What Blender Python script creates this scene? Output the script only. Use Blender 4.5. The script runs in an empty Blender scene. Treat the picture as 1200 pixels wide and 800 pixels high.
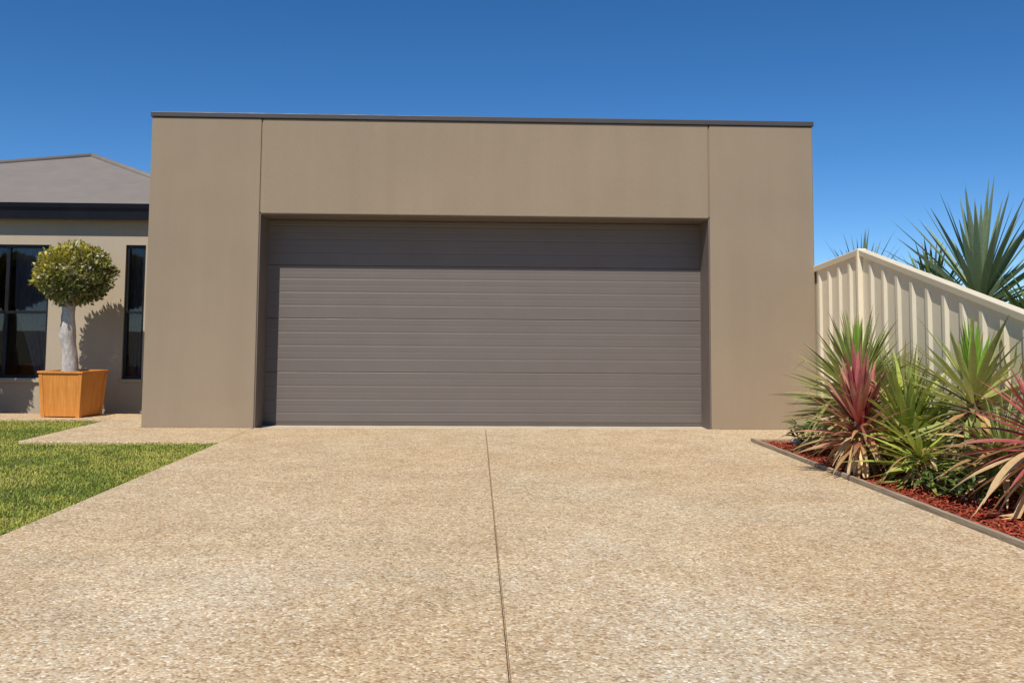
import bpy, bmesh, math, random
import numpy as np
from mathutils import Vector, Matrix, noise
R = math.radians
random.seed(7)
rng = np.random.default_rng(7)
S = bpy.context.scene
COL = S.collection

# ------------------------------------------------------------------ helpers
def tag(o, label=None, cat=None, group=None, kind=None):
    if label: o['label'] = label
    if cat: o['category'] = cat
    if group: o['group'] = group
    if kind: o['kind'] = kind
    return o

def empty(name, loc=(0, 0, 0), rz=0.0):
    e = bpy.data.objects.new(name, None)
    e.empty_display_size = .2
    e.location = loc
    e.rotation_euler = (0, 0, rz)
    COL.objects.link(e)
    return e

class MB:
    """collects shapes and links them as one mesh object"""
    def __init__(self):
        self.bm = bmesh.new()
    def box(self, x0, x1, y0, y1, z0, z1, bev=0.0):
        r = bmesh.ops.create_cube(self.bm, size=1.0)
        vs = r['verts']
        for v in vs:
            v.co = Vector((x0 + (v.co.x + .5) * (x1 - x0), y0 + (v.co.y + .5) * (y1 - y0), z0 + (v.co.z + .5) * (z1 - z0)))
        if bev:
            es = list({e for v in vs for e in v.link_edges})
            bmesh.ops.bevel(self.bm, geom=es, offset=bev, segments=2, profile=.5, affect='EDGES')
        return self
    def faces(self, pts, fs):
        vs = [self.bm.verts.new(p) for p in pts]
        for f in fs:
            self.bm.faces.new([vs[i] for i in f])
        return self
    def extrude_x(self, prof, x0, x1):
        """closed (y,z) profile swept along x"""
        a = [self.bm.verts.new((x0, y, z)) for y, z in prof]
        b = [self.bm.verts.new((x1, y, z)) for y, z in prof]
        n = len(prof)
        for i in range(n):
            j = (i + 1) % n
            self.bm.faces.new((a[i], a[j], b[j], b[i]))
        self.bm.faces.new(a[::-1]); self.bm.faces.new(b)
        return self
    def build(self, name, m, parent=None, smooth=False):
        bmesh.ops.recalc_face_normals(self.bm, faces=self.bm.faces)
        me = bpy.data.meshes.new(name)
        self.bm.to_mesh(me); self.bm.free()
        me.materials.append(m)
        if smooth:
            me.polygons.foreach_set('use_smooth', [True] * len(me.polygons))
        o = bpy.data.objects.new(name, me)
        COL.objects.link(o)
        if parent: o.parent = parent
        return o

def raw_mesh(name, verts, faces, m, parent=None, cols=None, smooth=False):
    """verts (n,3) array, faces list of int arrays of equal width; optional per-vertex colours"""
    me = bpy.data.meshes.new(name)
    verts = np.asarray(verts, dtype=np.float32)
    me.vertices.add(len(verts)); me.vertices.foreach_set('co', verts.ravel())
    loops = np.concatenate([f.ravel() for f in faces]).astype(np.int32)
    tot = np.concatenate([np.full(len(f), f.shape[1]) for f in faces]).astype(np.int32)
    start = np.concatenate([[0], np.cumsum(tot)[:-1]]).astype(np.int32)
    me.loops.add(len(loops)); me.loops.foreach_set('vertex_index', loops)
    me.polygons.add(len(tot)); me.polygons.foreach_set('loop_start', start)
    me.polygons.foreach_set('loop_total', tot)
    if smooth: me.polygons.foreach_set('use_smooth', np.ones(len(tot), dtype=bool))
    me.update(calc_edges=True); me.validate()
    if cols is not None:
        a = me.color_attributes.new('col', 'FLOAT_COLOR', 'POINT')
        c = np.ones((len(verts), 4), dtype=np.float32); c[:, :3] = cols
        a.data.foreach_set('color', c.ravel())
    me.materials.append(m)
    o = bpy.data.objects.new(name, me)
    COL.objects.link(o)
    if parent: o.parent = parent
    return o

def lin(r, g, b):
    f = lambda c: c / 12.92 if c <= .04045 else ((c + .055) / 1.055) ** 2.4
    return (f(r / 255), f(g / 255), f(b / 255), 1)

# ------------------------------------------------------------------ materials
class NT:
    def __init__(self, name):
        self.m = bpy.data.materials.new(name); self.m.use_nodes = True
        self.t = self.m.node_tree; self.n = self.t.nodes
        self.b = self.n['Principled BSDF']
        self.geo = self.n.new('ShaderNodeTexCoord')
    def link(self, a, b): self.t.links.new(a, b)
    def noise(self, scale, detail=4, rough=.55, vec=None, stretch=None):
        t = self.n.new('ShaderNodeTexNoise'); t.inputs['Scale'].default_value = scale
        t.inputs['Detail'].default_value = detail; t.inputs['Roughness'].default_value = rough
        src = vec or self.geo.outputs['Object']
        if stretch:
            mp = self.n.new('ShaderNodeMapping'); mp.inputs['Scale'].default_value = stretch
            self.link(src, mp.inputs['Vector']); src = mp.outputs['Vector']
        self.link(src, t.inputs['Vector'])
        return t.outputs['Fac']
    def ramp(self, fac, stops, interp='LINEAR'):
        r = self.n.new('ShaderNodeValToRGB'); r.color_ramp.interpolation = interp
        e = r.color_ramp.elements
        while len(e) < len(stops): e.new(.5)
        for i, (p, c) in enumerate(stops):
            e[i].position = p; e[i].color = c if len(c) == 4 else (*c, 1)
        self.link(fac, r.inputs['Fac'])
        return r.outputs['Color']
    def mix(self, fac, a, b, mode='MIX'):
        x = self.n.new('ShaderNodeMix'); x.data_type = 'RGBA'; x.blend_type = mode
        for k, v in (('Factor', fac), ('A', a), ('B', b)):
            s = [i for i in x.inputs if i.name == k and (i.type == ('VALUE' if k == 'Factor' else 'RGBA'))][0]
            if hasattr(v, 'is_output'): self.link(v, s)
            else: s.default_value = v if k == 'Factor' else (v if len(v) == 4 else (*v, 1))
        return [o for o in x.outputs if o.type == 'RGBA'][0]
    def bump(self, h, strength, dist=.01, prev=None):
        b = self.n.new('ShaderNodeBump'); b.inputs['Strength'].default_value = strength
        b.inputs['Distance'].default_value = dist
        self.link(h, b.inputs['Height'])
        if prev: self.link(prev, b.inputs['Normal'])
        return b.outputs['Normal']
    def done(self, col=None, rough=.8, nrm=None, spec=.4, metal=0.0):
        if col is not None:
            if hasattr(col, 'is_output'): self.link(col, self.b.inputs['Base Color'])
            else: self.b.inputs['Base Color'].default_value = col if len(col) == 4 else (*col, 1)
        if hasattr(rough, 'is_output'): self.link(rough, self.b.inputs['Roughness'])
        else: self.b.inputs['Roughness'].default_value = rough
        self.b.inputs['Specular IOR Level'].default_value = spec
        self.b.inputs['Metallic'].default_value = metal
        if nrm is not None: self.link(nrm, self.b.inputs['Normal'])
        return self.m

def render_mat(name, c, var=.12):
    """cement render: fine grain, trowel mottling, faint rain streaks"""
    t = NT(name)
    lo = tuple(x * (1 - var) for x in c[:3]); hi = tuple(min(1, x * (1 + var)) for x in c[:3])
    big = t.noise(.9, 5, .6)
    col = t.ramp(big, [(.3, lo), (.7, hi)])
    streak = t.noise(1.0, 4, .6, stretch=(5.0, 5.0, .35))
    col = t.mix(.35, col, t.ramp(streak, [(.35, (.88, .87, .86)), (.65, (1, 1, 1))]), 'MULTIPLY')
    fine = t.noise(90, 3, .7)
    col = t.mix(.30, col, t.ramp(fine, [(.3, (.75, .75, .75)), (.7, (1.15, 1.15, 1.15))]), 'MULTIPLY')
    n = t.bump(fine, .35, .004)
    n = t.bump(t.noise(6, 3), .12, .01, n)
    return t.done(col, .9, n, .2)

def paint_mat(name, c, rough=.5, var=.06, spec=.4, bump=.03):
    t = NT(name)
    lo = tuple(x * (1 - var) for x in c[:3]); hi = tuple(min(1, x * (1 + var)) for x in c[:3])
    col = t.ramp(t.noise(2.2, 6, .65), [(.3, lo), (.7, hi)])
    r = t.ramp(t.noise(5, 4), [(.3, (rough * .85,) * 3), (.7, (min(1, rough * 1.2),) * 3)])
    return t.done(col, r, t.bump(t.noise(3, 2), bump, .02), spec)

def aggregate_mat(name, gain=1.0, tracks=False):
    """exposed aggregate concrete: pebbles of many colours in a sandy matrix"""
    t = NT(name)
    v = t.n.new('ShaderNodeTexVoronoi'); v.inputs['Scale'].default_value = 100
    v.inputs['Randomness'].default_value = 1.0
    wob = t.n.new('ShaderNodeTexNoise'); wob.inputs['Scale'].default_value = 60
    t.link(t.geo.outputs['Object'], wob.inputs['Vector'])
    vm = t.n.new('ShaderNodeVectorMath'); vm.operation = 'MULTIPLY_ADD'
    vm.inputs[1].default_value = (.010, .010, .010)
    t.link(wob.outputs['Color'], vm.inputs[0]); t.link(t.geo.outputs['Object'], vm.inputs[2])
    t.link(vm.outputs[0], v.inputs['Vector'])
    sep = t.n.new('ShaderNodeSeparateColor'); t.link(v.outputs['Color'], sep.inputs[0])
    g = gain
    warm = (.985, .955, .885)
    P = lambda *c: tuple(min(1, x * g * k) for x, k in zip(c, warm))
    peb = t.ramp(sep.outputs[0], [(0, P(.40, .27, .16)), (.10, P(.50, .37, .235)), (.28, P(.60, .465, .305)), (.5, P(.68, .545, .37)),
                                  (.70, P(.64, .54, .405)), (.84, P(.76, .65, .48)), (.94, P(.88, .80, .66))], 'CONSTANT')
    rim = t.ramp(v.outputs['Distance'], [(.35, (1, 1, 1)), (.75, (.84, .80, .75))])
    col = t.mix(.8, peb, rim, 'MULTIPLY')
    # second, larger pebbles
    v2 = t.n.new('ShaderNodeTexVoronoi'); v2.inputs['Scale'].default_value = 28
    t.link(vm.outputs[0], v2.inputs['Vector'])
    sep2 = t.n.new('ShaderNodeSeparateColor'); t.link(v2.outputs['Color'], sep2.inputs[0])
    col = t.mix(.55, col, t.ramp(sep2.outputs[1], [(0, (.84, .80, .75)), (.5, (1, 1, 1)), (1, (1.12, 1.11, 1.09))]), 'MULTIPLY')
    # broad weathering: greyer bleached areas, tan areas
    big = t.noise(.55, 5, .6)
    col = t.mix(.8, col, t.ramp(big, [(.36, (1.0, .955, .88)), (.5, (1.0, .97, .93)), (.62, (.98, 1.0, 1.02))]), 'MULTIPLY')
    med = t.noise(2.3, 5, .65)
    col = t.mix(.7, col, t.ramp(med, [(.3, (.82, .79, .76)), (.7, (1.12, 1.12, 1.11))]), 'MULTIPLY')
    if tracks:
        # two broad bands bleached grey by tyres, broken up by noise
        sx = t.n.new('ShaderNodeSeparateXYZ'); t.link(t.geo.outputs['Object'], sx.inputs[0])
        def mth(op, a, b):
            m_ = t.n.new('ShaderNodeMath'); m_.operation = op
            for i, q in enumerate((a, b)):
                if hasattr(q, 'is_output'): t.link(q, m_.inputs[i])
                else: m_.inputs[i].default_value = q
            return m_.outputs[0]
        wb = mth('MULTIPLY', mth('SUBTRACT', t.noise(.8, 3), .5), .9)
        xx = mth('ADD', sx.outputs[0], wb)
        d1 = mth('ABSOLUTE', mth('ADD', xx, 1.10), 0); d2 = mth('ABSOLUTE', mth('SUBTRACT', xx, .72), 0)
        band = t.ramp(mth('MINIMUM', d1, d2), [(.25, (1, 1, 1)), (.72, (0, 0, 0))])
        fade = t.ramp(mth('MULTIPLY', sx.outputs[1], -.1), [(.30, (0, 0, 0)), (.58, (1, 1, 1))])
        k = mth('MULTIPLY', mth('MULTIPLY', band, fade), t.ramp(t.noise(1.4, 5, .65), [(.3, (.25, .25, .25)), (.65, (1, 1, 1))]))
        col = t.mix(k, col, t.mix(1.0, col, (1.08, 1.15, 1.26), 'MULTIPLY'))
    n = t.bump(v.outputs['Distance'], .45, -.0045)
    return t.done(col, .85, n, .25)

def leaf_mat(name, rough=.45, trans=.25):
    t = NT(name)
    a = t.n.new('ShaderNodeVertexColor'); a.layer_name = 'col'
    nz = t.noise(35, 3)
    col = t.mix(.5, a.outputs['Color'], t.ramp(nz, [(.3, (.75, .75, .75)), (.7, (1.2, 1.2, 1.2))]), 'MULTIPLY')
    t.done(col, rough, None, .35)
    tr = t.n.new('ShaderNodeBsdfTranslucent'); t.link(col, tr.inputs['Color'])
    mx = t.n.new('ShaderNodeMixShader'); mx.inputs[0].default_value = trans
    t.link(t.b.outputs[0], mx.inputs[1]); t.link(tr.outputs[0], mx.inputs[2])
    t.link(mx.outputs[0], t.n['Material Output'].inputs['Surface'])
    return t.m

M = {}
M['render'] = render_mat('tan_render', (.318, .245, .168), .05)
M['house_render'] = render_mat('pale_render', (.47, .39, .285), .04)
M['cap'] = paint_mat('dark_cap_metal', (.075, .065, .062), .45)
M['door'] = paint_mat('taupe_door_steel', (.155, .129, .111), .48, .04, .4)
M['seal'] = paint_mat('dusty_bottom_seal', (.12, .098, .08), .8)
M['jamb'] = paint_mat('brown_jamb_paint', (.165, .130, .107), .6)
M['rubber'] = paint_mat('rubber', (.02, .02, .02), .8)
M['gutter'] = paint_mat('navy_black_gutter', (.006, .006, .011), .5, .06, .2)
M['frame'] = paint_mat('black_window_frame', (.012, .012, .014), .4)
M['roof'] = paint_mat('grey_roof_metal', (.235, .20, .168), .55, .06)
M['cream'] = paint_mat('cream_fence_steel', (.80, .695, .50), .4, .04)
M['tub'] = None
M['agg'] = aggregate_mat('exposed_aggregate')
M['drive'] = aggregate_mat('driveway_aggregate', 1.0, True)
M['leaf'] = leaf_mat('leaf')
M['dry'] = leaf_mat('dry_leaf', .8, .15)
M['grass'] = leaf_mat('grass_blade', .6, .3)

def slab_mat():
    t = NT('pale_concrete')
    col = t.ramp(t.noise(4, 5), [(.3, (.50, .42, .31)), (.7, (.62, .53, .40))])
    return t.done(col, .85, t.bump(t.noise(60, 3), .2, .004), .2)
M['slab'] = slab_mat()

def tub_mat():
    t = NT('orange_timber')
    g = t.noise(3, 6, .65, stretch=(14, 14, .8))
    col = t.ramp(g, [(.3, (.54, .19, .030)), (.55, (.68, .265, .050)), (.75, (.78, .34, .085))])
    col = t.mix(.4, col, t.ramp(t.noise(5, 4), [(.3, (.8, .75, .7)), (.7, (1.05, 1.05, 1.05))]), 'MULTIPLY')
    return t.done(col, .55, t.bump(g, .15, .004), .35)
M['tub'] = tub_mat()

def bark_mat():
    t = NT('pale_gnarled_bark')
    g = t.noise(9, 6, .7, stretch=(1, 1, .5))
    col = t.ramp(g, [(.3, (.24, .20, .18)), (.5, (.48, .43, .39)), (.66, (.70, .66, .60))])
    return t.done(col, .9, t.bump(g, .8, .02), .2)
M['bark'] = bark_mat()

def stem_mat():
    t = NT('cane_stem')
    g = t.noise(2, 4, .6, stretch=(2, 2, 40))
    col = t.ramp(g, [(.35, (.10, .06, .04)), (.65, (.24, .16, .10))])
    return t.done(col, .9, t.bump(g, .6, .01), .2)
M['stem'] = stem_mat()

def soil_mat(name, a, b, scale=25):
    t = NT(name)
    g = t.noise(scale, 7, .7)
    col = t.ramp(g, [(.3, a), (.7, b)])
    col = t.mix(.7, col, t.ramp(t.noise(1.1, 4), [(.3, (.7, .7, .7)), (.7, (1.2, 1.2, 1.2))]), 'MULTIPLY')
    return t.done(col, .95, t.bump(g, .9, .02), .15)
M['ground'] = soil_mat('dry_ground', (.13, .115, .05), (.25, .21, .11), 6)
M['lawn'] = soil_mat('lawn_thatch', (.09, .095, .025), (.22, .19, .07), 40)
M['mulch'] = soil_mat('red_mulch_soil', (.15, .028, .014), (.34, .07, .035), 45)
M['potsoil'] = soil_mat('potting_soil', (.03, .02, .012), (.08, .05, .03), 60)
def edge_mat():
    t = NT('weathered_edging_timber')
    g = t.noise(4, 6, .65, stretch=(12, .8, 12))
    col = t.ramp(g, [(.3, (.24, .185, .12)), (.7, (.46, .37, .26))])
    return t.done(col, .85, t.bump(g, .3, .005), .2)
M['edge'] = edge_mat()
M['stone'] = soil_mat('white_stone', (.45, .43, .36), (.72, .70, .62), 20)

def glass_mat():
    t = NT('tinted_glass')
    n = t.n
    tr = n.new('ShaderNodeBsdfTransparent'); tr.inputs['Color'].default_value = (.74, .75, .78, 1)
    gl = n.new('ShaderNodeBsdfGlossy'); gl.inputs['Roughness'].default_value = .01
    fr = n.new('ShaderNodeFresnel'); fr.inputs['IOR'].default_value = 1.5
    mx = n.new('ShaderNodeMixShader')
    t.link(fr.outputs[0], mx.inputs[0]); t.link(tr.outputs[0], mx.inputs[1]); t.link(gl.outputs[0], mx.inputs[2])
    t.link(mx.outputs[0], n['Material Output'].inputs['Surface'])
    n.remove(t.b)
    return t.m
M['glass'] = glass_mat()
def cloth_mat():
    t = NT('grey_curtain_cloth')
    col = t.ramp(t.noise(60, 3, stretch=(1, 1, .1)), [(.3, (.36, .35, .37)), (.7, (.50, .48, .50))])
    return t.done(col, .95, None, .1)
M['cloth'] = cloth_mat()
M['room'] = paint_mat('room_dark', (.10, .095, .09), .9)

# ------------------------------------------------------------------ setting: ground, driveway, path, lawn, bed
DL, DR = -2.315, 2.600          # driveway edges
o = MB().faces([(-1500, -1500, -.10), (1500, -1500, -.10), (1500, 1500, -.10), (-1500, 1500, -.10)], [(0, 1, 2, 3)]).build('ground', M['ground'])
tag(o, 'dry open ground around the house and driveway', 'ground', kind='structure')

mb = MB()
# two poured slabs with a saw-cut control joint between them, and an apron in front of the right pier
mb.box(DL, .104, -14, -.004, -.12, 0, .006)
mb.box(.110, DR, -14, -.004, -.12, 0, .006)
mb.box(DR + .004, 3.60, -1.10, -.004, -.12, -.002, .006)
mb.box(.09, .125, -14, -.01, -.119, -.022)
o = mb.build('driveway', M['drive'])
tag(o, 'tan exposed aggregate concrete driveway with a centre joint', 'driveway', kind='structure')

mb = MB()
mb.box(-4.135, DL - .004, -1.24, -.004, -.12, -.001, .006)   # along the garage pier
mb.box(-4.135, -3.50, 0, .92, -.12, -.001, .004)             # round its corner
mb.box(-14, -3.50, .924, 1.64, -.12, -.001, .004)            # strip under the windows
o = mb.build('path', M['agg'])
tag(o, 'pale aggregate path from the driveway round to the house wall', 'path', kind='structure')

mb = MB()
mb.box(-14, DL - .006, -14, -1.246, -.11, -.03)
mb.box(-14, -4.141, -1.246, .918, -.11, -.03)
o = mb.build('lawn', M['lawn'])
tag(o, 'green lawn left of the driveway', 'lawn', kind='structure')

def grass():
    # patchy turf: greener and straw coloured areas, individual blades
    n = 200000
    x = DL - .012 - (7.4 * rng.random(n) ** 1.25); y = rng.uniform(-6.4, .91, n)
    keep = ~((y > -1.25) & (x > -4.147))
    x, y = x[keep], y[keep]
    # thin out blades that are far from the visible triangle
    n = len(x)
    f1 = np.array([noise.fractal(Vector((a * 1.3, b * 1.3, 0)), .8, 2.1, 4) for a, b in zip(x, y)])
    f2 = np.array([noise.fractal(Vector((a * 6, b * 6, 3)), .9, 2.0, 3) for a, b in zip(x, y)])
    dens = np.clip(.88 + .35 * f1 + .3 * f2, .35, 1)
    k = rng.random(n) < dens
    x, y, f1, f2 = x[k], y[k], f1[k], f2[k]; n = len(x)
    h = rng.uniform(.016, .038, n) * (1 + .25 * f2)
    # blades clipped lower at the concrete edges
    ang = rng.uniform(0, 2 * np.pi, n); lean = rng.uniform(.35, 1.5, n)
    w = rng.uniform(.0020, .0040, n)
    dx, dy = np.cos(ang), np.sin(ang)
    px, py = -dy * w, dx * w
    z0 = np.full(n, -.032)
    base = np.stack([x, y, z0], 1); side = np.stack([px, py, np.zeros(n)], 1); dirv = np.stack([dx, dy, np.zeros(n)], 1)
    up = np.array([0, 0, 1.0])
    mid = base + dirv * (lean * h * .35)[:, None] + up * (h * .6)[:, None]
    tip = base + dirv * (lean * h * 1.0)[:, None] + up * h[:, None] * (1 - .38 * lean)[:, None]
    V = np.empty((n, 5, 3)); V[:, 0] = base - side; V[:, 1] = base + side; V[:, 2] = mid + side * .8; V[:, 3] = mid - side * .8; V[:, 4] = tip
    # no blade pokes far over the concrete
    V[:, :, 0] = np.minimum(V[:, :, 0], DL + .02)
    idx = (np.arange(n) * 5)[:, None]
    q = idx + np.array([[0, 1, 2, 3]]); tr = idx + np.array([[3, 2, 4]])
    g = np.array([.34, .38, .06]); d = np.array([.20, .27, .04]); s = np.array([.45, .40, .14]); yl = np.array([.45, .45, .085])
    m = np.clip(.42 + 1.1 * f1 + .5 * f2 + .18 * rng.normal(size=n), 0, 1)[:, None]
    c = g * (1 - m) + yl * m
    dk = (rng.random(n) < np.clip(.26 - 1.2 * f1 - .9 * f2, .02, .9))[:, None]; c = np.where(dk, d, c)
    st = (rng.random(n) < np.clip(.03 + .30 * f1 + .15 * f2, .005, .4))[:, None]; c = np.where(st, s, c)
    c *= rng.uniform(.95, 1.25, n)[:, None]
    C = np.repeat(c[:, None, :], 5, 1)
    o = raw_mesh('grass', V.reshape(-1, 3), [q, tr], M['grass'], None, C.reshape(-1, 3))
    tag(o, 'short patchy green and straw coloured grass on the lawn', 'grass', kind='stuff')
grass()

# garden bed
o = MB().box(DR + .034, 3.60, -9, -1.14, -.10, -.012).build('garden_bed', M['mulch'])
tag(o, 'red mulched garden bed along the fence', 'garden bed', kind='structure')
def mulch():
    n = 9000
    x = rng.uniform(DR + .05, 3.58, n); y = rng.uniform(-6.6, -1.16, n)
    L = rng.uniform(.012, .045, n); W = rng.uniform(.004, .012, n); T = rng.uniform(.002, .006, n)
    a = rng.uniform(0, np.pi, n); tilt = rng.normal(0, .35, n)
    z = -.008 + rng.uniform(0, .022, n)
    ux = np.stack([np.cos(a) * np.cos(tilt), np.sin(a) * np.cos(tilt), np.sin(tilt)], 1)
    uy = np.stack([-np.sin(a), np.cos(a), rng.normal(0, .25, n)], 1)
    uz = np.cross(ux, uy)
    c0 = np.stack([x, y, z], 1)
    corners = np.array([[sx, sy, sz] for sx in (-1, 1) for sy in (-1, 1) for sz in (-1, 1)], float)
    V = np.empty((n, 8, 3))
    for i, (sx, sy, sz) in enumerate(corners):
        V[:, i] = c0 + ux * (sx * L * .5)[:, None] + uy * (sy * W * .5)[:, None] + uz * (sz * T * .5)[:, None]
    fi = np.array([[0, 1, 3, 2], [4, 6, 7, 5], [0, 4, 5, 1], [2, 3, 7, 6], [0, 2, 6, 4], [1, 5, 7, 3]])
    F = ((np.arange(n) * 8)[:, None, None] + fi[None]).reshape(-1, 4)
    base = np.array([.52, .095, .042]); alt = np.array([.32, .055, .027]); pale = np.array([.52, .16, .085])
    r = rng.random(n)[:, None]
    c = np.where(r < .6, base, np.where(r < .88, alt, pale)) * rng.uniform(.7, 1.25, n)[:, None]
    o = raw_mesh('mulch', V.reshape(-1, 3), [F], M['dry'], None, np.repeat(c, 8, 0))
    tag(o, 'loose red bark mulch chips in the garden bed', 'mulch', kind='stuff')
mulch()

e = MB()
e.box(DR + .003, DR + .031, -9, -1.105, -.10, .030, .004)
e.box(DR + .033, 3.60, -1.134, -1.106, -.10, .022, .004)
o = e.build('garden_edging', M['edge'])
tag(o, 'low weathered timber edging between the driveway and the red mulch', 'edging')

# ------------------------------------------------------------------ garage
GL, GR, GT = -3.478, 3.650, 3.275
OL, OR, OT = -2.318, 2.510, 2.252
ga = empty('garage', (0, 0, 0))
tag(ga, 'flat roofed tan rendered garage with a wide ribbed double door', 'garage')
mb = MB()
TH = .40
mb.box(GL, OL, 0, TH, -.10, GT, .010)
mb.box(OR, GR, 0, TH, -.10, GT, .010)
mb.box(OL + .010, OR - .010, .003, TH, OT, GT, .010)
mb.box(OL - .05, OL + .05, .016, TH - .01, OT + .02, GT - .01)
mb.box(OR - .05, OR + .05, .016, TH - .01, OT + .02, GT - .01)
mb.box(GL, GL + .24, TH, 6.6, -.10, GT - .02)
mb.box(GR - .24, GR, TH, 6.6, -.10, GT - .02)
mb.box(GL + .24, GR - .24, 6.36, 6.6, -.10, GT - .02)
mb.build('wall', M['render'], ga)
mb = MB()
mb.box(GL - .012, GR + .012, -.016, TH - .05, GT + .002, GT + .055, .006)
mb.box(GL - .012, GL + .23, TH - .05, 6.6, GT + .002, GT + .055)
mb.box(GR - .23, GR + .012, TH - .05, 6.6, GT + .002, GT + .055)
mb.build('capping', M['cap'], ga)
MB().box(GL + .24, GR - .24, TH, 6.36, 2.75, 2.85).build('roof', M['roof'], ga)
MB().box(OL + .006, OR - .006, .002, 6.36, -.14, -.013, .003).build('floor_slab', M['slab'], ga)
# brown lining boards round the reveal
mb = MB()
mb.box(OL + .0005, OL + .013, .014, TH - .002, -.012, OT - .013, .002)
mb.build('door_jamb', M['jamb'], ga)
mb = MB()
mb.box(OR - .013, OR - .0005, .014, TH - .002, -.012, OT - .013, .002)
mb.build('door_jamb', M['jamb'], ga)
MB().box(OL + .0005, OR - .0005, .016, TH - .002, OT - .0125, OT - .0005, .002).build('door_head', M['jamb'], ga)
# the sectional door
DY = TH
mb = MB()
mb.box(OL - .02, OL + .016, DY, DY + .05, -.0115, OT + .03)
mb.box(OR - .016, OR + .02, DY, DY + .05, -.0115, OT + .03)
mb.box(OL - .02, OR + .02, DY + .001, DY + .05, OT - .016, OT + .05)
dr = mb.build('garage_door', M['door'], ga)
pitch = .1463
joints = [.026, .565, 1.150, 1.736, OT - .017]
for k in range(4):
    z0, z1 = joints[k] + .0015, joints[k + 1] - .0015
    prof = []
    zs = [.565 + pitch * i for i in range(-4, 13)]
    grooves = [z for z in zs if z0 + .02 < z < z1 - .02]
    prof.append((DY + .004, z0)); prof.append((DY, z0 + .006))
    for g in grooves:
        prof += [(DY, g - .014), (DY + .0022, g - .006), (DY + .0022, g + .002), (DY, g + .010)]
        h = g + pitch / 2
        if h < z1 - .02: prof += [(DY, h - .010), (DY + .0009, h - .004), (DY + .0009, h + .004), (DY, h + .010)]
    prof += [(DY, z1 - .006), (DY + .004, z1), (DY + .045, z1), (DY + .045, z0)]
    MB().extrude_x(prof, OL + .0165, OR - .0165).build('door_panel', M['door'], dr)
MB().box(OL + .0165, OR - .0165, DY + .004, DY + .04, -.012, .027).build('bottom_seal', M['seal'], dr)

# ------------------------------------------------------------------ house
HY = 2.10
ho = empty('house', (-7, HY, 0))
tag(ho, 'pale rendered house with hipped grey metal roof and black framed windows', 'house')
def hp(mb, name, m, parent=None, smooth=False):
    o = mb.build(name, m, None, smooth)
    p = parent or ho
    o.parent = p
    if p is ho: o.matrix_parent_inverse = Matrix.Translation((7, -HY, 0))
    return o
W1 = (-8.0, -5.42, .400, 2.082)
W2 = (-4.475, -4.225, .393, 2.090)
hz0, hz1 = -.10, 2.46
mb = MB()
HT = .22
def wbox(x0, x1, z0, z1): mb.box(x0, x1, HY, HY + HT, z0, z1)
wbox(-14, W1[0], hz0, hz1)
wbox(W1[0], W1[1], hz0, W1[2]); wbox(W1[0], W1[1], W1[3], hz1)
wbox(W1[1], W2[0], hz0, hz1)
wbox(W2[0], W2[1], hz0, W2[2]); wbox(W2[0], W2[1], W2[3], hz1)
wbox(W2[1], GL - .003, hz0, hz1)
mb.box(-14, -13.78, HY + HT, 9, hz0, hz1)
mb.box(-13.78, GL - .003, 8.78, 9, hz0, hz1)
hp(mb, 'wall', M['house_render'])
# sills
mb = MB().box(W1[0] - .04, W1[1] + .02, HY - .035, HY + .07, W1[2] - .055, W1[2] - .002, .006)
hp(mb, 'window_sill', M['house_render'])
mb = MB().box(W2[0] - .02, W2[1] + .02, HY - .02, HY + .07, W2[2] - .045, W2[2] - .002, .006)
hp(mb, 'window_sill', M['house_render'])
def window(w, mull, rail):
    x0, x1, z0, z1 = w
    y0, y1 = HY + .035, HY + .10
    f = .036
    mb = MB()
    mb.box(x0, x0 + f, y0, y1, z0, z1); mb.box(x1 - f, x1, y0, y1, z0, z1)
    mb.box(x0 + f, x1 - f, y0, y1, z0, z0 + f); mb.box(x0 + f, x1 - f, y0, y1, z1 - f, z1)
    mb.box(x0 + f, x1 - f, y0 + .012, y1 - .003, rail - .018, rail + .018)
    for m_ in mull: mb.box(m_ - .022, m_ + .022, y0 + .006, y1 - .006, z0 + f, z1 - f)
    fr = hp(mb, 'window', M['frame'])
    mb = MB().box(x0 + .01, x1 - .01, HY + .066, HY + .072, z0 + .01, z1 - .01)
    hp(mb, 'pane', M['glass'], fr)
    return fr
wa = window(W1, [-5.96, -6.75], 1.226)
wb = window(W2, [], 1.232)
# curtains inside: a swag tied back on the wide window, a straight drop in the narrow one
def curtain(edge_fn, x1, z0, z1, y, parent):
    nx, nz = 60, 24
    P = []
    for j in range(nz + 1):
        z = z0 + (z1 - z0) * j / nz
        xl = edge_fn(z)
        for i in range(nx + 1):
            u = i / nx
            x = xl + (x1 - xl) * u
            P.append((x, y + .022 * math.sin(u * 46 + .4 * math.sin(z * 2)) + .01 * math.sin(u * 17), z))
    P = np.array(P)
    a = np.arange(nz)[:, None] * (nx + 1) + np.arange(nx)[None]
    F = np.stack([a, a + 1, a + nx + 2, a + nx + 1], -1).reshape(-1, 4)
    o = raw_mesh('curtain', P, [F], M['cloth'], parent, None, True)
    sm = o.modifiers.new('thick', 'SOLIDIFY'); sm.thickness = .004
    return o
curtain(lambda z: -5.98 + .30 * (1 - min(1, max(0, (z - .42) / .85))) ** .8, -5.40, .36, 2.12, HY + .30, wa)
curtain(lambda z: -8.05, -6.95 , .36, 2.12, HY + .30, wa)
curtain(lambda z: -4.52, -4.20, .36, 2.12, HY + .30, wb)
# dark room behind
mb = MB()
mb.box(-13.7, GL - .02, HY + 3.4, HY + 3.5, -.1, 2.46)
mb.box(-13.7, GL - .02, HY + HT, HY + 3.4, -.12, -.02)
mb.box(-13.7, GL - .02, HY + HT, HY + 3.4, 2.40, 2.455)
hp(mb, 'room', M['room'])
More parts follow.
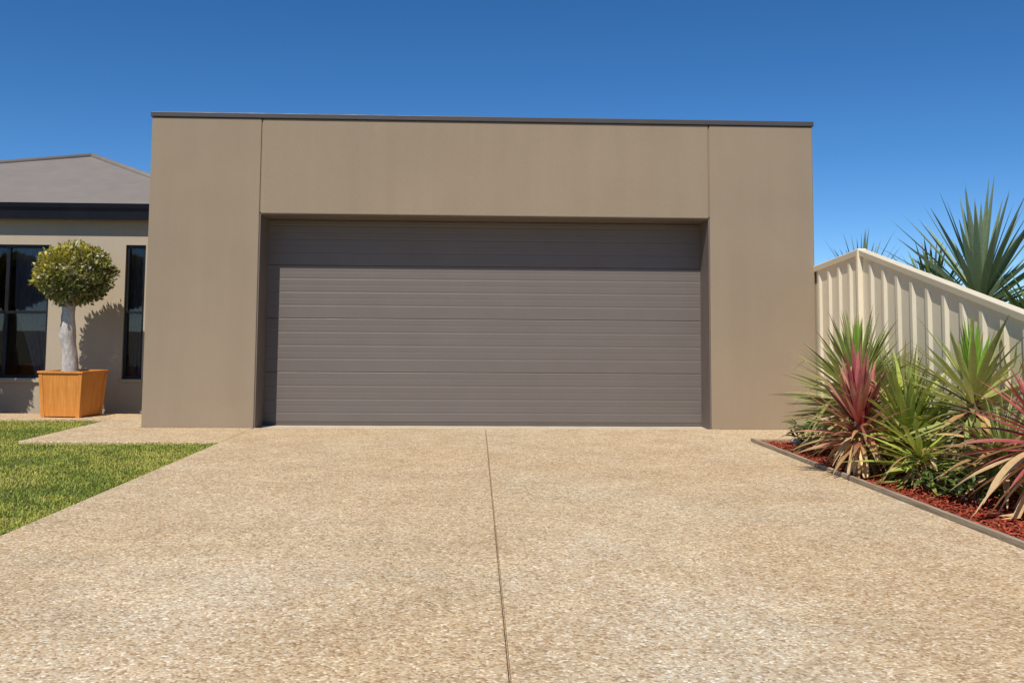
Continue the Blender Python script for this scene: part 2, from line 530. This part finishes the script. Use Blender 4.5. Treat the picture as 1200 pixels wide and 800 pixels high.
# eaves: soffit, fascia and gutter
GY = HY - .14
mb = MB()
mb.box(-14.2, GL - .004, GY + .012, HY + .02, 2.462, 2.478)
hp(mb, 'soffit', M['house_render'])
mb = MB()
prof = [(GY, 2.395), (GY - .004, 2.50), (GY - .018, 2.545), (GY - .024, 2.595), (GY - .016, 2.602), (GY + .10, 2.602), (GY + .10, 2.482), (GY + .018, 2.482), (GY + .018, 2.395)]
mb.extrude_x(prof, -14.2, GL - .006)
hp(mb, 'gutter', M['gutter'])
# hipped roof
ze = 2.606
ap = Vector((-5.95, 4.56, ze + (4.56 - GY) * math.tan(R(22.5))))
t22 = math.tan(R(22.5))
def fz(y): return ze + (y - GY) * t22
mb = MB()
hx = GL - .01
# the right hip runs at 45 degrees in plan
hy = ap.y - (hx - ap.x) * (1.003 / 1.063) 
A = ap
pts = [(-11.3, GY - .01, fz(GY - .01)), (hx, GY - .01, fz(GY - .01)), (hx, hy, fz(hy)), tuple(A),
       (hx, 8.2, fz(hy)), (-11.3, 9.2, fz(GY))]
th = Vector((0, 0, -.03))
pts2 = [tuple(Vector(p) + th) for p in pts]
fs = [(0, 1, 2, 3), (3, 2, 4), (3, 4, 5), (3, 5, 0)]
fs2 = [tuple(i + 6 for i in f[::-1]) for f in fs]
rim_ = [0, 1, 2, 4, 5]
sides = [(rim_[i], rim_[(i + 1) % 5], rim_[(i + 1) % 5] + 6, rim_[i] + 6) for i in range(5)]
mb.faces(pts + pts2, fs + fs2 + sides)
ro = hp(mb, 'roof', M['roof'])
mb = MB()
def bar(mb, a, b, r=.045, n=8):
    a, b = Vector(a), Vector(b); d = (b - a).normalized()
    s = d.cross(Vector((0, 0, 1))).normalized(); u = s.cross(d)
    va = [mb.bm.verts.new(a + (s * math.cos(2 * math.pi * i / n) + u * math.sin(2 * math.pi * i / n)) * r) for i in range(n)]
    vb = [mb.bm.verts.new(b + (s * math.cos(2 * math.pi * i / n) + u * math.sin(2 * math.pi * i / n)) * r) for i in range(n)]
    for i in range(n): mb.bm.faces.new((va[i], va[(i + 1) % n], vb[(i + 1) % n], vb[i]))
    mb.bm.faces.new(va[::-1]); mb.bm.faces.new(vb)
bar(mb, A, pts[2]); bar(mb, A, pts[0])
o = mb.build('ridge_cap', M['roof'], None, True); o.parent = ro

# ------------------------------------------------------------------ fence
FX = 3.640
fe = empty('fence', (FX, -1.18, 0))
tag(fe, 'cream corrugated steel fence stepping down beside the garage', 'fence')
def fadd(mb, name):
    o = mb.build(name, M['cream'], fe); o.matrix_parent_inverse = Matrix.Translation((-FX, 1.18, 0)); return o
def top(y):
    if y > -1.18: return 1.825 - (y + 1.18) * .070
    if y > -4.35: return 1.825 + (y + 1.18) * .2485
    return 1.825 - 3.17 * .2485
def bay(y0, y1):
    """trapezoid ribbed sheet between two posts, y0 is the farther end"""
    per, dep, th = .272, .021, .003
    ys = []; y = y0 - .01
    k = 0
    ys.append((y, 0))
    while y - per > y1 + .01:
        ys += [(y - .150, 0), (y - .178, dep), (y - .222, dep), (y - .250, 0)]
        y -= per
    ys.append((y1 + .01, 0))
    mb = MB()
    pts = []; 
    for yy, d in ys:
        t = top(yy) - .03
        pts += [(FX + .012 - d + dep, yy, -.05), (FX + .012 - d + dep, yy, t)]
    off = len(pts)
    pts += [(p[0] + th, p[1], p[2]) for p in pts]
    fs = []
    n = len(ys)
    for i in range(n - 1):
        a = 2 * i
        fs.append((a, a + 2, a + 3, a + 1)); fs.append((off + a, off + a + 1, off + a + 3, off + a + 2))
        fs.append((a + 1, a + 3, off + a + 3, off + a + 1))
    mb.faces(pts, fs)
    fadd(mb, 'panel')
    # capping rail, folded section with a lip
    mb = MB()
    sec = [(.000, -.055), (-.006, -.004), (.000, .004), (.070, .004), (.076, -.004), (.072, -.060)]
    n = len(sec)
    a = [(FX + s, y0, top(y0) + h) for s, h in sec]; b = [(FX + s, y1, top(y1 + 1e-6) + h) for s, h in sec]
    fs = [(i, (i + 1) % n, n + (i + 1) % n, n + i) for i in range(n)] + [tuple(range(n))[::-1], tuple(range(n, 2 * n))]
    mb.faces(a + b, fs)
    fadd(mb, 'rail')
def post(y, h):
    mb = MB().box(FX - .014, FX + .075, y - .024, y + .024, -.05, h, .006)
    fadd(mb, 'post')
bay(1.20, -1.16); bay(-1.20, -4.33); bay(-4.37, -6.80); bay(-6.84, -9.2)
for y in (1.22, -1.18, -4.35, -6.82): post(y, top(y) - .001 if y != -1.18 else 1.832)

# ------------------------------------------------------------------ topiary in tubs
def make_tub(loc, rz, label):
    t = empty('planter', loc, rz)
    tag(t, label, 'planter', 'timber tubs by the house wall')
    b, tp, h = .232, .262, .505
    mb = MB()
    # four boarded sides with a real wall thickness
    w = .022
    def frus(b, t_, z0, z1, inv=False):
        p = [(-b, -b, z0), (b, -b, z0), (b, b, z0), (-b, b, z0), (-t_, -t_, z1), (t_, -t_, z1), (t_, t_, z1), (-t_, t_, z1)]
        f = [(0, 1, 5, 4), (1, 2, 6, 5), (2, 3, 7, 6), (3, 0, 4, 7)]
        return p, f
    p1, f1 = frus(b, tp, .012, h)
    p2, f2 = frus(b - w, tp - w, .012, h)
    off = 8
    fs = f1 + [tuple(i + off for i in f[::-1]) for f in f2]
    fs += [(3, 2, 1, 0)] + [(4 + i, 4 + (i + 1) % 4, off + 4 + (i + 1) % 4, off + 4 + i) for i in range(4)]
    mb.faces(p1 + p2, fs)
    mb.build('tub', M['tub'], t)
    # corner battens
    for sx in (-1, 1):
        for sy in (-1, 1):
            p = []
            for z, r in ((0, b + .006), (h - .012, tp + .005)):
                for ax, ay in ((0, 0), (-.045, 0), (-.045, -.045), (0, -.045)):
                    p.append((sx * (r + ax), sy * (r + ay), z))
            MB().faces(p, [(0, 1, 2, 3), (4, 5, 6, 7), (0, 1, 5, 4), (1, 2, 6, 5), (2, 3, 7, 6), (3, 0, 4, 7)]).build('batten', M['tub'], t)
    mb = MB()
    r0, r1 = tp - .03, tp + .018
    mb.box(-r1, r1, -r1, -r0, h + .001, h + .026, .004); mb.box(-r1, r1, r0, r1, h + .001, h + .026, .004)
    mb.box(-r1, -r0, -r0 + .001, r0 - .001, h + .001, h + .026, .004); mb.box(r0, r1, -r0 + .001, r0 - .001, h + .001, h + .026, .004)
    mb.build('rim', M['tub'], t)
    MB().box(-tp + w + .004, tp - w - .004, -tp + w + .004, tp - w - .004, h - .08, h - .045).build('soil', M['potsoil'], t)
    return t

def tube(path, radii, n=14, jit=0.0, seed=1):
    r_ = random.Random(seed)
    path = [Vector(p) for p in path]
    V, F = [], []
    for i, p in enumerate(path):
        d = (path[min(i + 1, len(path) - 1)] - path[max(i - 1, 0)]).normalized()
        s = d.cross(Vector((0, 1, .01))).normalized(); u = s.cross(d)
        for k in range(n):
            a = 2 * math.pi * k / n
            r = radii[i] * (1 + jit * noise.noise(Vector((math.cos(a) * 1.6, math.sin(a) * 1.6, p.z * 9 + seed))))
            V.append(p + (s * math.cos(a) + u * math.sin(a)) * r)
    for i in range(len(path) - 1):
        for k in range(n):
            F.append((i * n + k, i * n + (k + 1) % n, (i + 1) * n + (k + 1) % n, (i + 1) * n + k))
    return np.array([tuple(v) for v in V]), np.array(F)

def make_topiary(loc, label, seed):
    t = empty('topiary_tree', loc)
    tag(t, label, 'tree', 'topiary trees in the tubs')
    rs = np.random.default_rng(seed)
    z0, zt = .44, 1.42
    path, rad = [], []
    for i in range(16):
        u = i / 15
        path.append((-.015 - .06 * u + .010 * math.sin(u * 9), .01 * math.sin(u * 7), z0 + (zt - z0) * u))
        rad.append(.092 - .016 * u + .007 * math.sin(u * 13 + 1))
    V, F = tube(path, rad, 18, .22, seed)
    raw_mesh('trunk', V, [F], M['bark'], t, None, True)
    # clipped crown: leaf clumps in an uneven flattened ball, thin inner limbs
    cx, cy, cz = .0, .0, 1.655
    rx, rz_ = .42, .355
    # limbs
    LV, LF, offn = [], [], 0
    for k in range(9):
        a = k * 2.4; el = rs.uniform(.1, 1.1)
        d = np.array([math.cos(a) * math.cos(el) * rx * .8, math.sin(a) * math.cos(el) * rx * .8, math.sin(el) * rz_ * .8])
        b0 = np.array([-.07, 0, zt - .06]); b1 = np.array([cx, cy, cz]) + d
        v, f = tube([b0, (b0 + b1) / 2 + np.array([0, 0, -.03]), b1], [.03, .017, .006], 6)
        LV.append(v); LF.append(f + offn); offn += len(v)
    raw_mesh('branch', np.concatenate(LV), [np.concatenate(LF)], M['bark'], t, None, True)
    n = 15000
    d = rs.normal(size=(n, 3)); d /= np.linalg.norm(d, axis=1)[:, None]
    rad = rs.uniform(.42, 1.0, n) ** .45
    bump = np.array([1 + .16 * noise.noise(Vector(v) * 2.6 + Vector((seed, 0, 0))) + .14 * noise.noise(Vector(v) * 7 + Vector((0, seed, 0))) for v in d])
    stray = np.where(rs.random(n) < .05, rs.uniform(1.0, 1.10, n), 1)
    c = d * (rad * bump * stray)[:, None] * np.array([rx, rx, rz_])
    c[:, 2] = np.where(c[:, 2] < 0, c[:, 2] * .98, c[:, 2])
    # holes
    hole = np.array([noise.noise(Vector(v) * 8.0 + Vector((3, seed, 1))) for v in c / rx])
    k = hole > -.16 + .1 * rs.random(n)
    c, d, rad = c[k], d[k], rad[k]; n = len(c)
    c += np.array([cx, cy, cz])
    up = d * .7 + rs.normal(size=(n, 3)) * .55 + np.array([0, 0, .35]); up /= np.linalg.norm(up, axis=1)[:, None]
    nn = rs.normal(size=(n, 3)); sd = np.cross(up, nn); sd /= np.linalg.norm(sd, axis=1)[:, None]
    nn = np.cross(sd, up)
    L = rs.uniform(.036, .064, n)[:, None]; W = L * rs.uniform(.24, .34, n)[:, None]
    V = np.empty((n, 6, 3))
    V[:, 0] = c; V[:, 1] = c + up * L * .45 + sd * W + nn * L * .05; V[:, 2] = c + up * L * .45 - nn * L * .06; V[:, 3] = c + up * L * .45 - sd * W + nn * L * .05
    V[:, 4] = c + up * L - nn * L * .1; V[:, 5] = c + up * L * .8 - sd * W * .4
    idx = (np.arange(n) * 6)[:, None]
    F = np.concatenate([idx + np.array([[0, 1, 2]]), idx + np.array([[0, 2, 3]]), idx + np.array([[1, 4, 2]]), idx + np.array([[2, 4, 3]])])
    # two kinds of leaf: dark glossy old ones and yellow variegated new ones, in patches
    p = np.array([noise.noise(Vector(v) * 3.0 + Vector((9, seed, 2))) for v in c])
    m = np.clip(.5 + 1.1 * p + .25 * rs.normal(size=n), 0, 1)[:, None]
    # leaf colour turns yellower towards the top and the left side
    yellow_amt = np.clip((d[:, 2] * .8 - d[:, 0] * .55 + .32) * 1.0 + .2 * rs.normal(size=n), 0, 1)[:, None]
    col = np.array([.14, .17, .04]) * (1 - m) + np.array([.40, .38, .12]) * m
    col = col * (1 - .75 * yellow_amt) + np.array([.60, .50, .045]) * .75 * yellow_amt
    pale = (rs.random(n) < .12)[:, None]; col = np.where(pale, np.array([.72, .68, .46]), col)
    brown = (rs.random(n) < .05)[:, None]; col = np.where(brown, np.array([.15, .08, .05]), col)
    col *= rs.uniform(.65, 1.25, n)[:, None]
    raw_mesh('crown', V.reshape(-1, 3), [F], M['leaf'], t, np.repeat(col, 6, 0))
    return t

TX, TY = -4.745, 1.33
make_tub((TX, TY, 0), R(-9), 'square orange timber tub with flared sides beside the narrow window')
make_topiary((TX - .03, TY, 0), 'round clipped topiary tree with yellow green leaves and pale gnarled trunk', 3)
make_tub((-6.27, TY, 0), R(4), 'square orange timber tub at the far end of the wide window')
make_topiary((-6.27, TY, 0), 'round clipped topiary tree at the far end of the wide window', 11)

# ------------------------------------------------------------------ strappy plants
def leaves(specs, colf, seed, ns=9):
    """specs: list of (origin, direction, length, width, droop, twist); returns arrays for one mesh.
    each leaf is a tapered, keeled blade that arches under its own weight"""
    rs = np.random.default_rng(seed)
    AV, AF, AC = [], [], []
    off = 0
    for li, (o_, d_, L, w, droop, kink) in enumerate(specs):
        p = np.array(o_, float); d = np.array(d_, float); d /= np.linalg.norm(d)
        st = L / ns
        side = np.cross(d, [0, 0, 1.0])
        if np.linalg.norm(side) < 1e-3: side = np.array([1.0, 0, 0])
        side /= np.linalg.norm(side)
        a = rs.normal(0, .25)
        side = side * math.cos(a) + np.cross(d, side) * math.sin(a)
        rows, cols = [], []
        for i in range(ns + 1):
            u = i / ns
            ww = w * (.55 + 1.1 * u if u < .4 else .99) * max(0.02, (1 - max(0, (u - .4) / .6) ** 1.6))
            nrm = np.cross(side, d)
            rows += [p - side * ww * .5 + nrm * ww * .14, p - nrm * ww * .05, p + side * ww * .5 + nrm * ww * .14]
            c = colf(li, u, rs)
            cols += [c, c * .9, c]
            dr = droop * (.3 + 1.4 * u) / ns
            d = d + np.array([0, 0, -dr])
            if kink and abs(u - kink) < .5 / ns: d = d + np.array([0, 0, -1.1])
            d /= np.linalg.norm(d)
            side = side - d * np.dot(side, d); side /= np.linalg.norm(side)
            p = p + d * st
            if p[2] < .012: p[2] = .012
        AV += rows; AC += cols
        b = off + np.arange(ns)[:, None] * 3
        AF.append(np.concatenate([b + np.array([[0, 1, 4, 3]]), b + np.array([[1, 2, 5, 4]])]))
        off += 3 * (ns + 1)
    return np.array(AV), np.concatenate(AF), np.array(AC)

def spray(c, n, th0, th1, L0, L1, w0, w1, dr0, dr1, seed, stem=.12, kink_p=0.0, power=1.0):
    rs = np.random.default_rng(seed)
    out = []
    for i in range(n):
        f = (i + rs.random()) / n
        th = R(th0 + (th1 - th0) * f ** power) + rs.normal(0, .05)
        ph = i * 2.39996 + rs.normal(0, .25)
        d = (math.sin(th) * math.cos(ph), math.sin(th) * math.sin(ph), math.cos(th))
        z = c[2] - stem * f
        o_ = (c[0] + d[0] * .018, c[1] + d[1] * .018, z)
        k = rs.uniform(.35, .8) if rs.random() < kink_p else 0
        out.append((o_, d, rs.uniform(L0, L1), rs.uniform(w0, w1), rs.uniform(dr0, dr1), k))
    return out

def colmix(base, tip, jit=.18, edge=None):
    base, tip = np.array(base), np.array(tip)
    memo = {}
    def f(li, u, rs):
        if li not in memo: memo[li] = (rs.uniform(1 - jit, 1 + jit), rs.uniform(-.25, .25))
        g, sft = memo[li]
        m = min(1, max(0, u + sft * .8))
        c = (base * (1 - m) + tip * m) * g * 1.1
        if not edge and sft > .05 and u > .86 - sft * .5: c = c * .35 + np.array([.34, .21, .10]) * .65   # scorched tips
        return c
    return f

def plant(name, loc, label, cat, parts, stem=None, group=None):
    """parts: list of (part name, specs, colour function, material); positions local to the plant"""
    t = empty(name, loc)
    tag(t, label, cat, group)
    for i, (pn, sp, cf, m) in enumerate(parts):
        V, F, C = leaves(sp, cf, 100 + i + int(abs(loc[0]) * 50) + int(abs(loc[1]) * 70))
        # leaves press against the fence instead of passing through it
        if loc[0] < 3.6:
            lim = 3.622 - loc[0]
            over = V[:, 0] > lim
            V[over, 0] = lim - .012 * np.tanh((V[over, 0] - lim) * 6)
        else:
            low = (V[:, 2] + loc[2] < 1.86) & (V[:, 0] + loc[0] < 3.75)
            V[low, 0] = 3.75 - loc[0]
        o = raw_mesh(pn, V, [F], m, t, C, True)
    if stem:
        LV, LF, offn = [], [], 0
        for path, r0, r1 in stem:
            k = len(path)
            v, f = tube(path, [r0 + (r1 - r0) * i / (k - 1) for i in range(k)], 10, .2)
            LV.append(v); LF.append(f + offn); offn += len(v)
        raw_mesh('stem', np.concatenate(LV), [np.concatenate(LF)], M['stem'], t, None, True)
    return t

GRN = colmix((.24, .33, .06), (.32, .38, .11))
DGRN = colmix((.12, .19, .04), (.18, .25, .08))
YGRN = colmix((.46, .52, .08), (.40, .46, .11), .3)
BRIGHT = colmix((.30, .48, .05), (.24, .42, .06), .15)
OLIVE = colmix((.48, .46, .15), (.28, .33, .10), .35)
RED = colmix((.42, .03, .055), (.46, .13, .12), .25)
PINK = colmix((.40, .04, .06), (.46, .16, .14), .3)
MAROON = colmix((.38, .06, .06), (.44, .30, .16), .35)
BRONZE = colmix((.52, .24, .10), (.50, .38, .17), .35)
TAN = colmix((.72, .46, .20), (.76, .54, .29), .3)
BLUEG = colmix((.20, .26, .10), (.24, .31, .20), .35, True)

# B: big green tussock between the garage pier and the fence (behind the red one)
plant('cordyline', (3.19, -2.20, 0), 'bushy green spiky cordyline touching the garage pier, behind the red hearted one', 'plant', [
    ('leaves', spray((0, 0, .56), 270, 6, 118, .54, .74, .030, .050, .05, .40, 21, .26, .06, .8), OLIVE, M['leaf']),
    ('young_leaves', spray((0, 0, .60), 30, 0, 28, .48, .64, .026, .036, .0, .2, 22, .05), BRIGHT, M['leaf']),
    ('dead_leaves', spray((0, 0, .34), 30, 105, 150, .25, .42, .018, .028, .5, 1.2, 23, .15), TAN, M['dry'])],
    [([(0, 0, -.03), (.01, 0, .25), (0, 0, .54)], .045, .035)])
# A: crimson hearted cordyline
plant('cordyline', (2.80, -3.18, 0), 'crimson hearted cordyline with a skirt of tan dead leaves beside the driveway edging', 'plant', [
    ('young_leaves', spray((0, 0, .38), 30, 0, 26, .40, .60, .048, .072, .0, .10, 31, .10), PINK, M['leaf']),
    ('leaves', spray((0, 0, .38), 64, 22, 104, .36, .52, .030, .048, .1, .45, 32, .16, .05), MAROON, M['leaf']),
    ('outer_leaves', spray((0, 0, .34), 30, 70, 112, .40, .54, .024, .036, .3, .8, 33, .12), BRONZE, M['leaf']),
    ('dead_leaves', spray((0, 0, .31), 44, 106, 158, .30, .46, .036, .066, .6, 1.5, 34, .18), TAN, M['dry'])],
    [([(0, 0, -.03), (-.01, .01, .2), (0, 0, .42)], .05, .035)])
# C: green yucca with bright upright heart in front of the fence
plant('yucca', (3.36, -3.72, 0), 'tall green yucca with a bright upright heart in front of the sloping fence', 'plant', [
    ('young_leaves', spray((0, 0, .64), 26, 0, 20, .40, .56, .036, .050, .0, .1, 41, .06), BRIGHT, M['leaf']),
    ('leaves', spray((0, 0, .62), 66, 30, 108, .48, .68, .040, .060, .05, .35, 42, .18, .06), OLIVE, M['leaf']),
    ('dead_leaves', spray((0, 0, .50), 46, 96, 155, .30, .50, .032, .050, .4, 1.2, 43, .2), BRONZE, M['dry'])],
    [([(0, 0, -.03), (.015, 0, .3), (0, 0, .64)], .055, .04)])
# D: yellow green clump in the middle
plant('flax', (3.14, -3.24, 0), 'yellow green flax clump between the crimson cordyline and the yucca', 'plant', [
    ('leaves', spray((0, 0, .32), 110, 8, 104, .42, .66, .038, .058, .2, .8, 51, .16, .06), YGRN, M['leaf']),
    ('inner_leaves', spray((0, 0, .34), 30, 0, 60, .34, .54, .026, .040, .1, .6, 52, .1), GRN, M['leaf'])])
plant('flax', (3.36, -2.66, 0), 'green flax clump against the fence behind the crimson cordyline', 'plant', [
    ('leaves', spray((0, 0, .36), 100, 6, 100, .42, .64, .032, .052, .1, .7, 55, .2, .05), OLIVE, M['leaf']),
    ('inner_leaves', spray((0, 0, .40), 30, 0, 50, .36, .56, .026, .040, .1, .5, 56, .1), GRN, M['leaf'])])
plant('flax', (3.02, -3.66, 0), 'loose low flax with tan streaked leaves in front of the tall yucca', 'plant', [
    ('leaves', spray((0, 0, .22), 60, 44, 116, .34, .54, .028, .046, .1, .6, 57, .18, .06), YGRN, M['leaf']),
    ('dead_leaves', spray((0, 0, .24), 22, 86, 130, .30, .46, .028, .044, .5, 1.1, 58, .16), BRONZE, M['dry'])])
# E: red and bronze cordyline at the right edge
plant('cordyline', (3.18, -4.82, 0), 'red cordyline with long drooping tan leaves nearest the street', 'plant', [
    ('young_leaves', spray((0, 0, .52), 22, 4, 36, .38, .52, .034, .050, .0, .15, 61, .10), RED, M['leaf']),
    ('leaves', spray((0, 0, .50), 50, 36, 108, .38, .55, .026, .040, .2, .6, 62, .16), PINK, M['leaf']),
    ('dead_leaves', spray((0, 0, .42), 34, 92, 150, .42, .66, .040, .066, .4, 1.2, 63, .2), TAN, M['dry'])],
    [([(0, 0, -.03), (.02, 0, .25), (0, 0, .52)], .05, .036)])
# low clump between C and E
plant('flax', (3.28, -4.22, 0), 'low bronze edged green flax clump under the tall yucca', 'plant', [
    ('leaves', spray((0, 0, .24), 80, 8, 100, .34, .52, .022, .036, .3, 1.0, 71, .16), GRN, M['leaf']),
    ('outer_leaves', spray((0, 0, .34), 50, 60, 108, .38, .56, .030, .046, .2, .8, 72, .14), BRONZE, M['leaf'])])

# F: small glossy broad-leaved ground plants
def small_plant(loc, label, seed, n=70, spread=.16, h=.20):
    t = empty('shrub', loc); tag(t, label, 'shrub')
    rs = np.random.default_rng(seed)
    sp = []
    for i in range(n):
        a = rs.uniform(0, 2 * np.pi); r = spread * rs.random() ** .6
        o_ = (math.cos(a) * r, math.sin(a) * r, rs.uniform(.04, h))
        d = (math.cos(a) * .8 + rs.normal(0, .4), math.sin(a) * .8 + rs.normal(0, .4), rs.uniform(-.1, .9))
        sp.append((o_, d, rs.uniform(.07, .13), rs.uniform(.026, .042), rs.uniform(.2, 1.0), 0))
    V, F, C = leaves(sp, colmix((.06, .11, .022), (.13, .19, .045), .4), seed, 6)
    raw_mesh('leaves', V, [F], M['leaf'], t, C, True)
    LV, LF, offn = [], [], 0
    for i in range(12):
        s = sp[i * 5]
        v, f = tube([(s[0][0] * .2, s[0][1] * .2, -.03), (s[0][0] * .7, s[0][1] * .7, s[0][2] * .6), s[0]], [.006, .005, .003], 5)
        LV.append(v); LF.append(f + offn); offn += len(v)
    raw_mesh('stem', np.concatenate(LV), [np.concatenate(LF)], M['stem'], t, None, True)
small_plant((2.96, -3.98, 0), 'small dark glossy shrub low in the mulch below the flax', 81)
small_plant((3.00, -4.36, 0), 'small glossy shrub on the mulch among drooping tan leaves', 82, 60, .14, .18)
small_plant((3.02, -1.52, 0), 'small leafy shrub at the garage end of the mulch bed', 83, 60, .15, .22)

def stone(loc, r, seed, label):
    bm = bmesh.new(); bmesh.ops.create_icosphere(bm, subdivisions=3, radius=1)
    for v in bm.verts:
        k = 1 + .25 * noise.noise(v.co * 1.5 + Vector((seed, 0, 0)))
        v.co = Vector((v.co.x * r * k, v.co.y * r * .8 * k, v.co.z * r * .62 * k))
    mb = MB(); mb.bm.free(); mb.bm = bm
    o = mb.build('stone', M['stone'], None, True); o.location = loc
    tag(o, label, 'stone')
stone((2.985, -1.30, .02), .055, 2, 'pale rounded stone on the mulch at the garage end of the bed')
stone((3.16, -4.18, .10), .035, 5, 'small white stone among the leaves in front of the yucca')

# H, I: tall plants behind the fence
plant('yucca', (4.70, -1.40, -.10), 'large blue green yucca with long upright leaves rising behind the fence', 'plant', [
    ('leaves', spray((0, 0, 1.48), 84, 2, 90, .88, 1.16, .044, .076, .02, .14, 91, .20, 0, .75), BLUEG, M['leaf']),
    ('outer_leaves', spray((0, 0, 1.34), 46, 68, 108, .70, .95, .050, .070, .1, .4, 92, .2), DGRN, M['leaf']),
    ('dead_leaves', spray((0, 0, 1.22), 34, 100, 155, .4, .7, .04, .055, .4, 1.2, 93, .3), BRONZE, M['dry'])],
    [([(0, 0, -.03), (.03, .02, .8), (0, 0, 1.48)], .09, .06)])
plant('yucca', (4.52, -.85, -.10), 'low dark spiky yucca between the fence and the large blue green one', 'plant', [
    ('leaves', spray((0, 0, 1.42), 90, 4, 105, .50, .74, .034, .050, .05, .3, 97, .25), DGRN, M['leaf'])],
    [([(0, 0, -.03), (.02, 0, .7), (0, 0, 1.40)], .08, .06)])
plant('yucca', (4.95, -2.00, -.10), 'lower dark yucca behind the low end of the fence', 'plant', [
    ('leaves', spray((0, 0, 1.08), 90, 0, 105, .55, .80, .046, .064, .05, .4, 94, .2), DGRN, M['leaf'])],
    [([(0, 0, -.03), (.02, 0, .5), (0, 0, 1.06)], .08, .06)])
plant('cordyline', (4.86, 1.70, -.10), 'thin leaved cordyline just topping the fence beside the garage', 'plant', [
    ('leaves', spray((0, 0, 1.60), 64, 0, 84, .70, .96, .034, .046, .02, .25, 95, .2, 0, .7), BLUEG, M['leaf'])],
    [([(0, 0, -.03), (.02, 0, .8), (0, 0, 1.64)], .06, .045)])

# ------------------------------------------------------------------ light, sky, camera
EL, AZ = R(53), R(19.5)
sun_dir = Vector((-math.sin(AZ) * math.cos(EL), -math.cos(AZ) * math.cos(EL), math.sin(EL)))   # towards the sun
sd = bpy.data.lights.new('sun', 'SUN'); sd.energy = 4.5; sd.angle = R(.53); sd.color = (1, .955, .88)
so = bpy.data.objects.new('sun', sd); COL.objects.link(so)
so.rotation_euler = (-sun_dir).to_track_quat('-Z', 'Y').to_euler()
so.location = (-4, -10, 12)
w = bpy.data.worlds.new('World'); S.world = w; w.use_nodes = True
nt = w.node_tree
sky = nt.nodes.new('ShaderNodeTexSky'); sky.sky_type = 'NISHITA'; sky.sun_disc = False
sky.sun_elevation = EL; sky.sun_rotation = math.atan2(sun_dir.x, sun_dir.y)
sky.altitude = 1800; sky.air_density = .75; sky.dust_density = .0; sky.ozone_density = 4.0
bg = nt.nodes['Background']; bg.inputs['Strength'].default_value = .121
hs = nt.nodes.new('ShaderNodeHueSaturation'); hs.inputs['Saturation'].default_value = 1.24
nt.links.new(sky.outputs[0], hs.inputs['Color']); nt.links.new(hs.outputs[0], bg.inputs['Color'])

cam = bpy.data.cameras.new('camera'); co = bpy.data.objects.new('camera', cam); COL.objects.link(co)
cam.sensor_width = 36; cam.sensor_fit = 'HORIZONTAL'; cam.lens = 33.0
cam.shift_y = -94 / 1200; cam.clip_start = .05; cam.clip_end = 5000
co.matrix_world = Matrix.Translation((0, -10, 1.0)) @ Matrix.Rotation(R(-2.13), 4, 'Z') @ Matrix.Rotation(R(94.4), 4, 'X') @ Matrix.Rotation(R(.4), 4, 'Z')
S.camera = co

v = S.view_settings
v.view_transform = 'Standard'; v.look = 'None'; v.gamma = 1; v.use_curve_mapping = False; v.exposure = 0.0
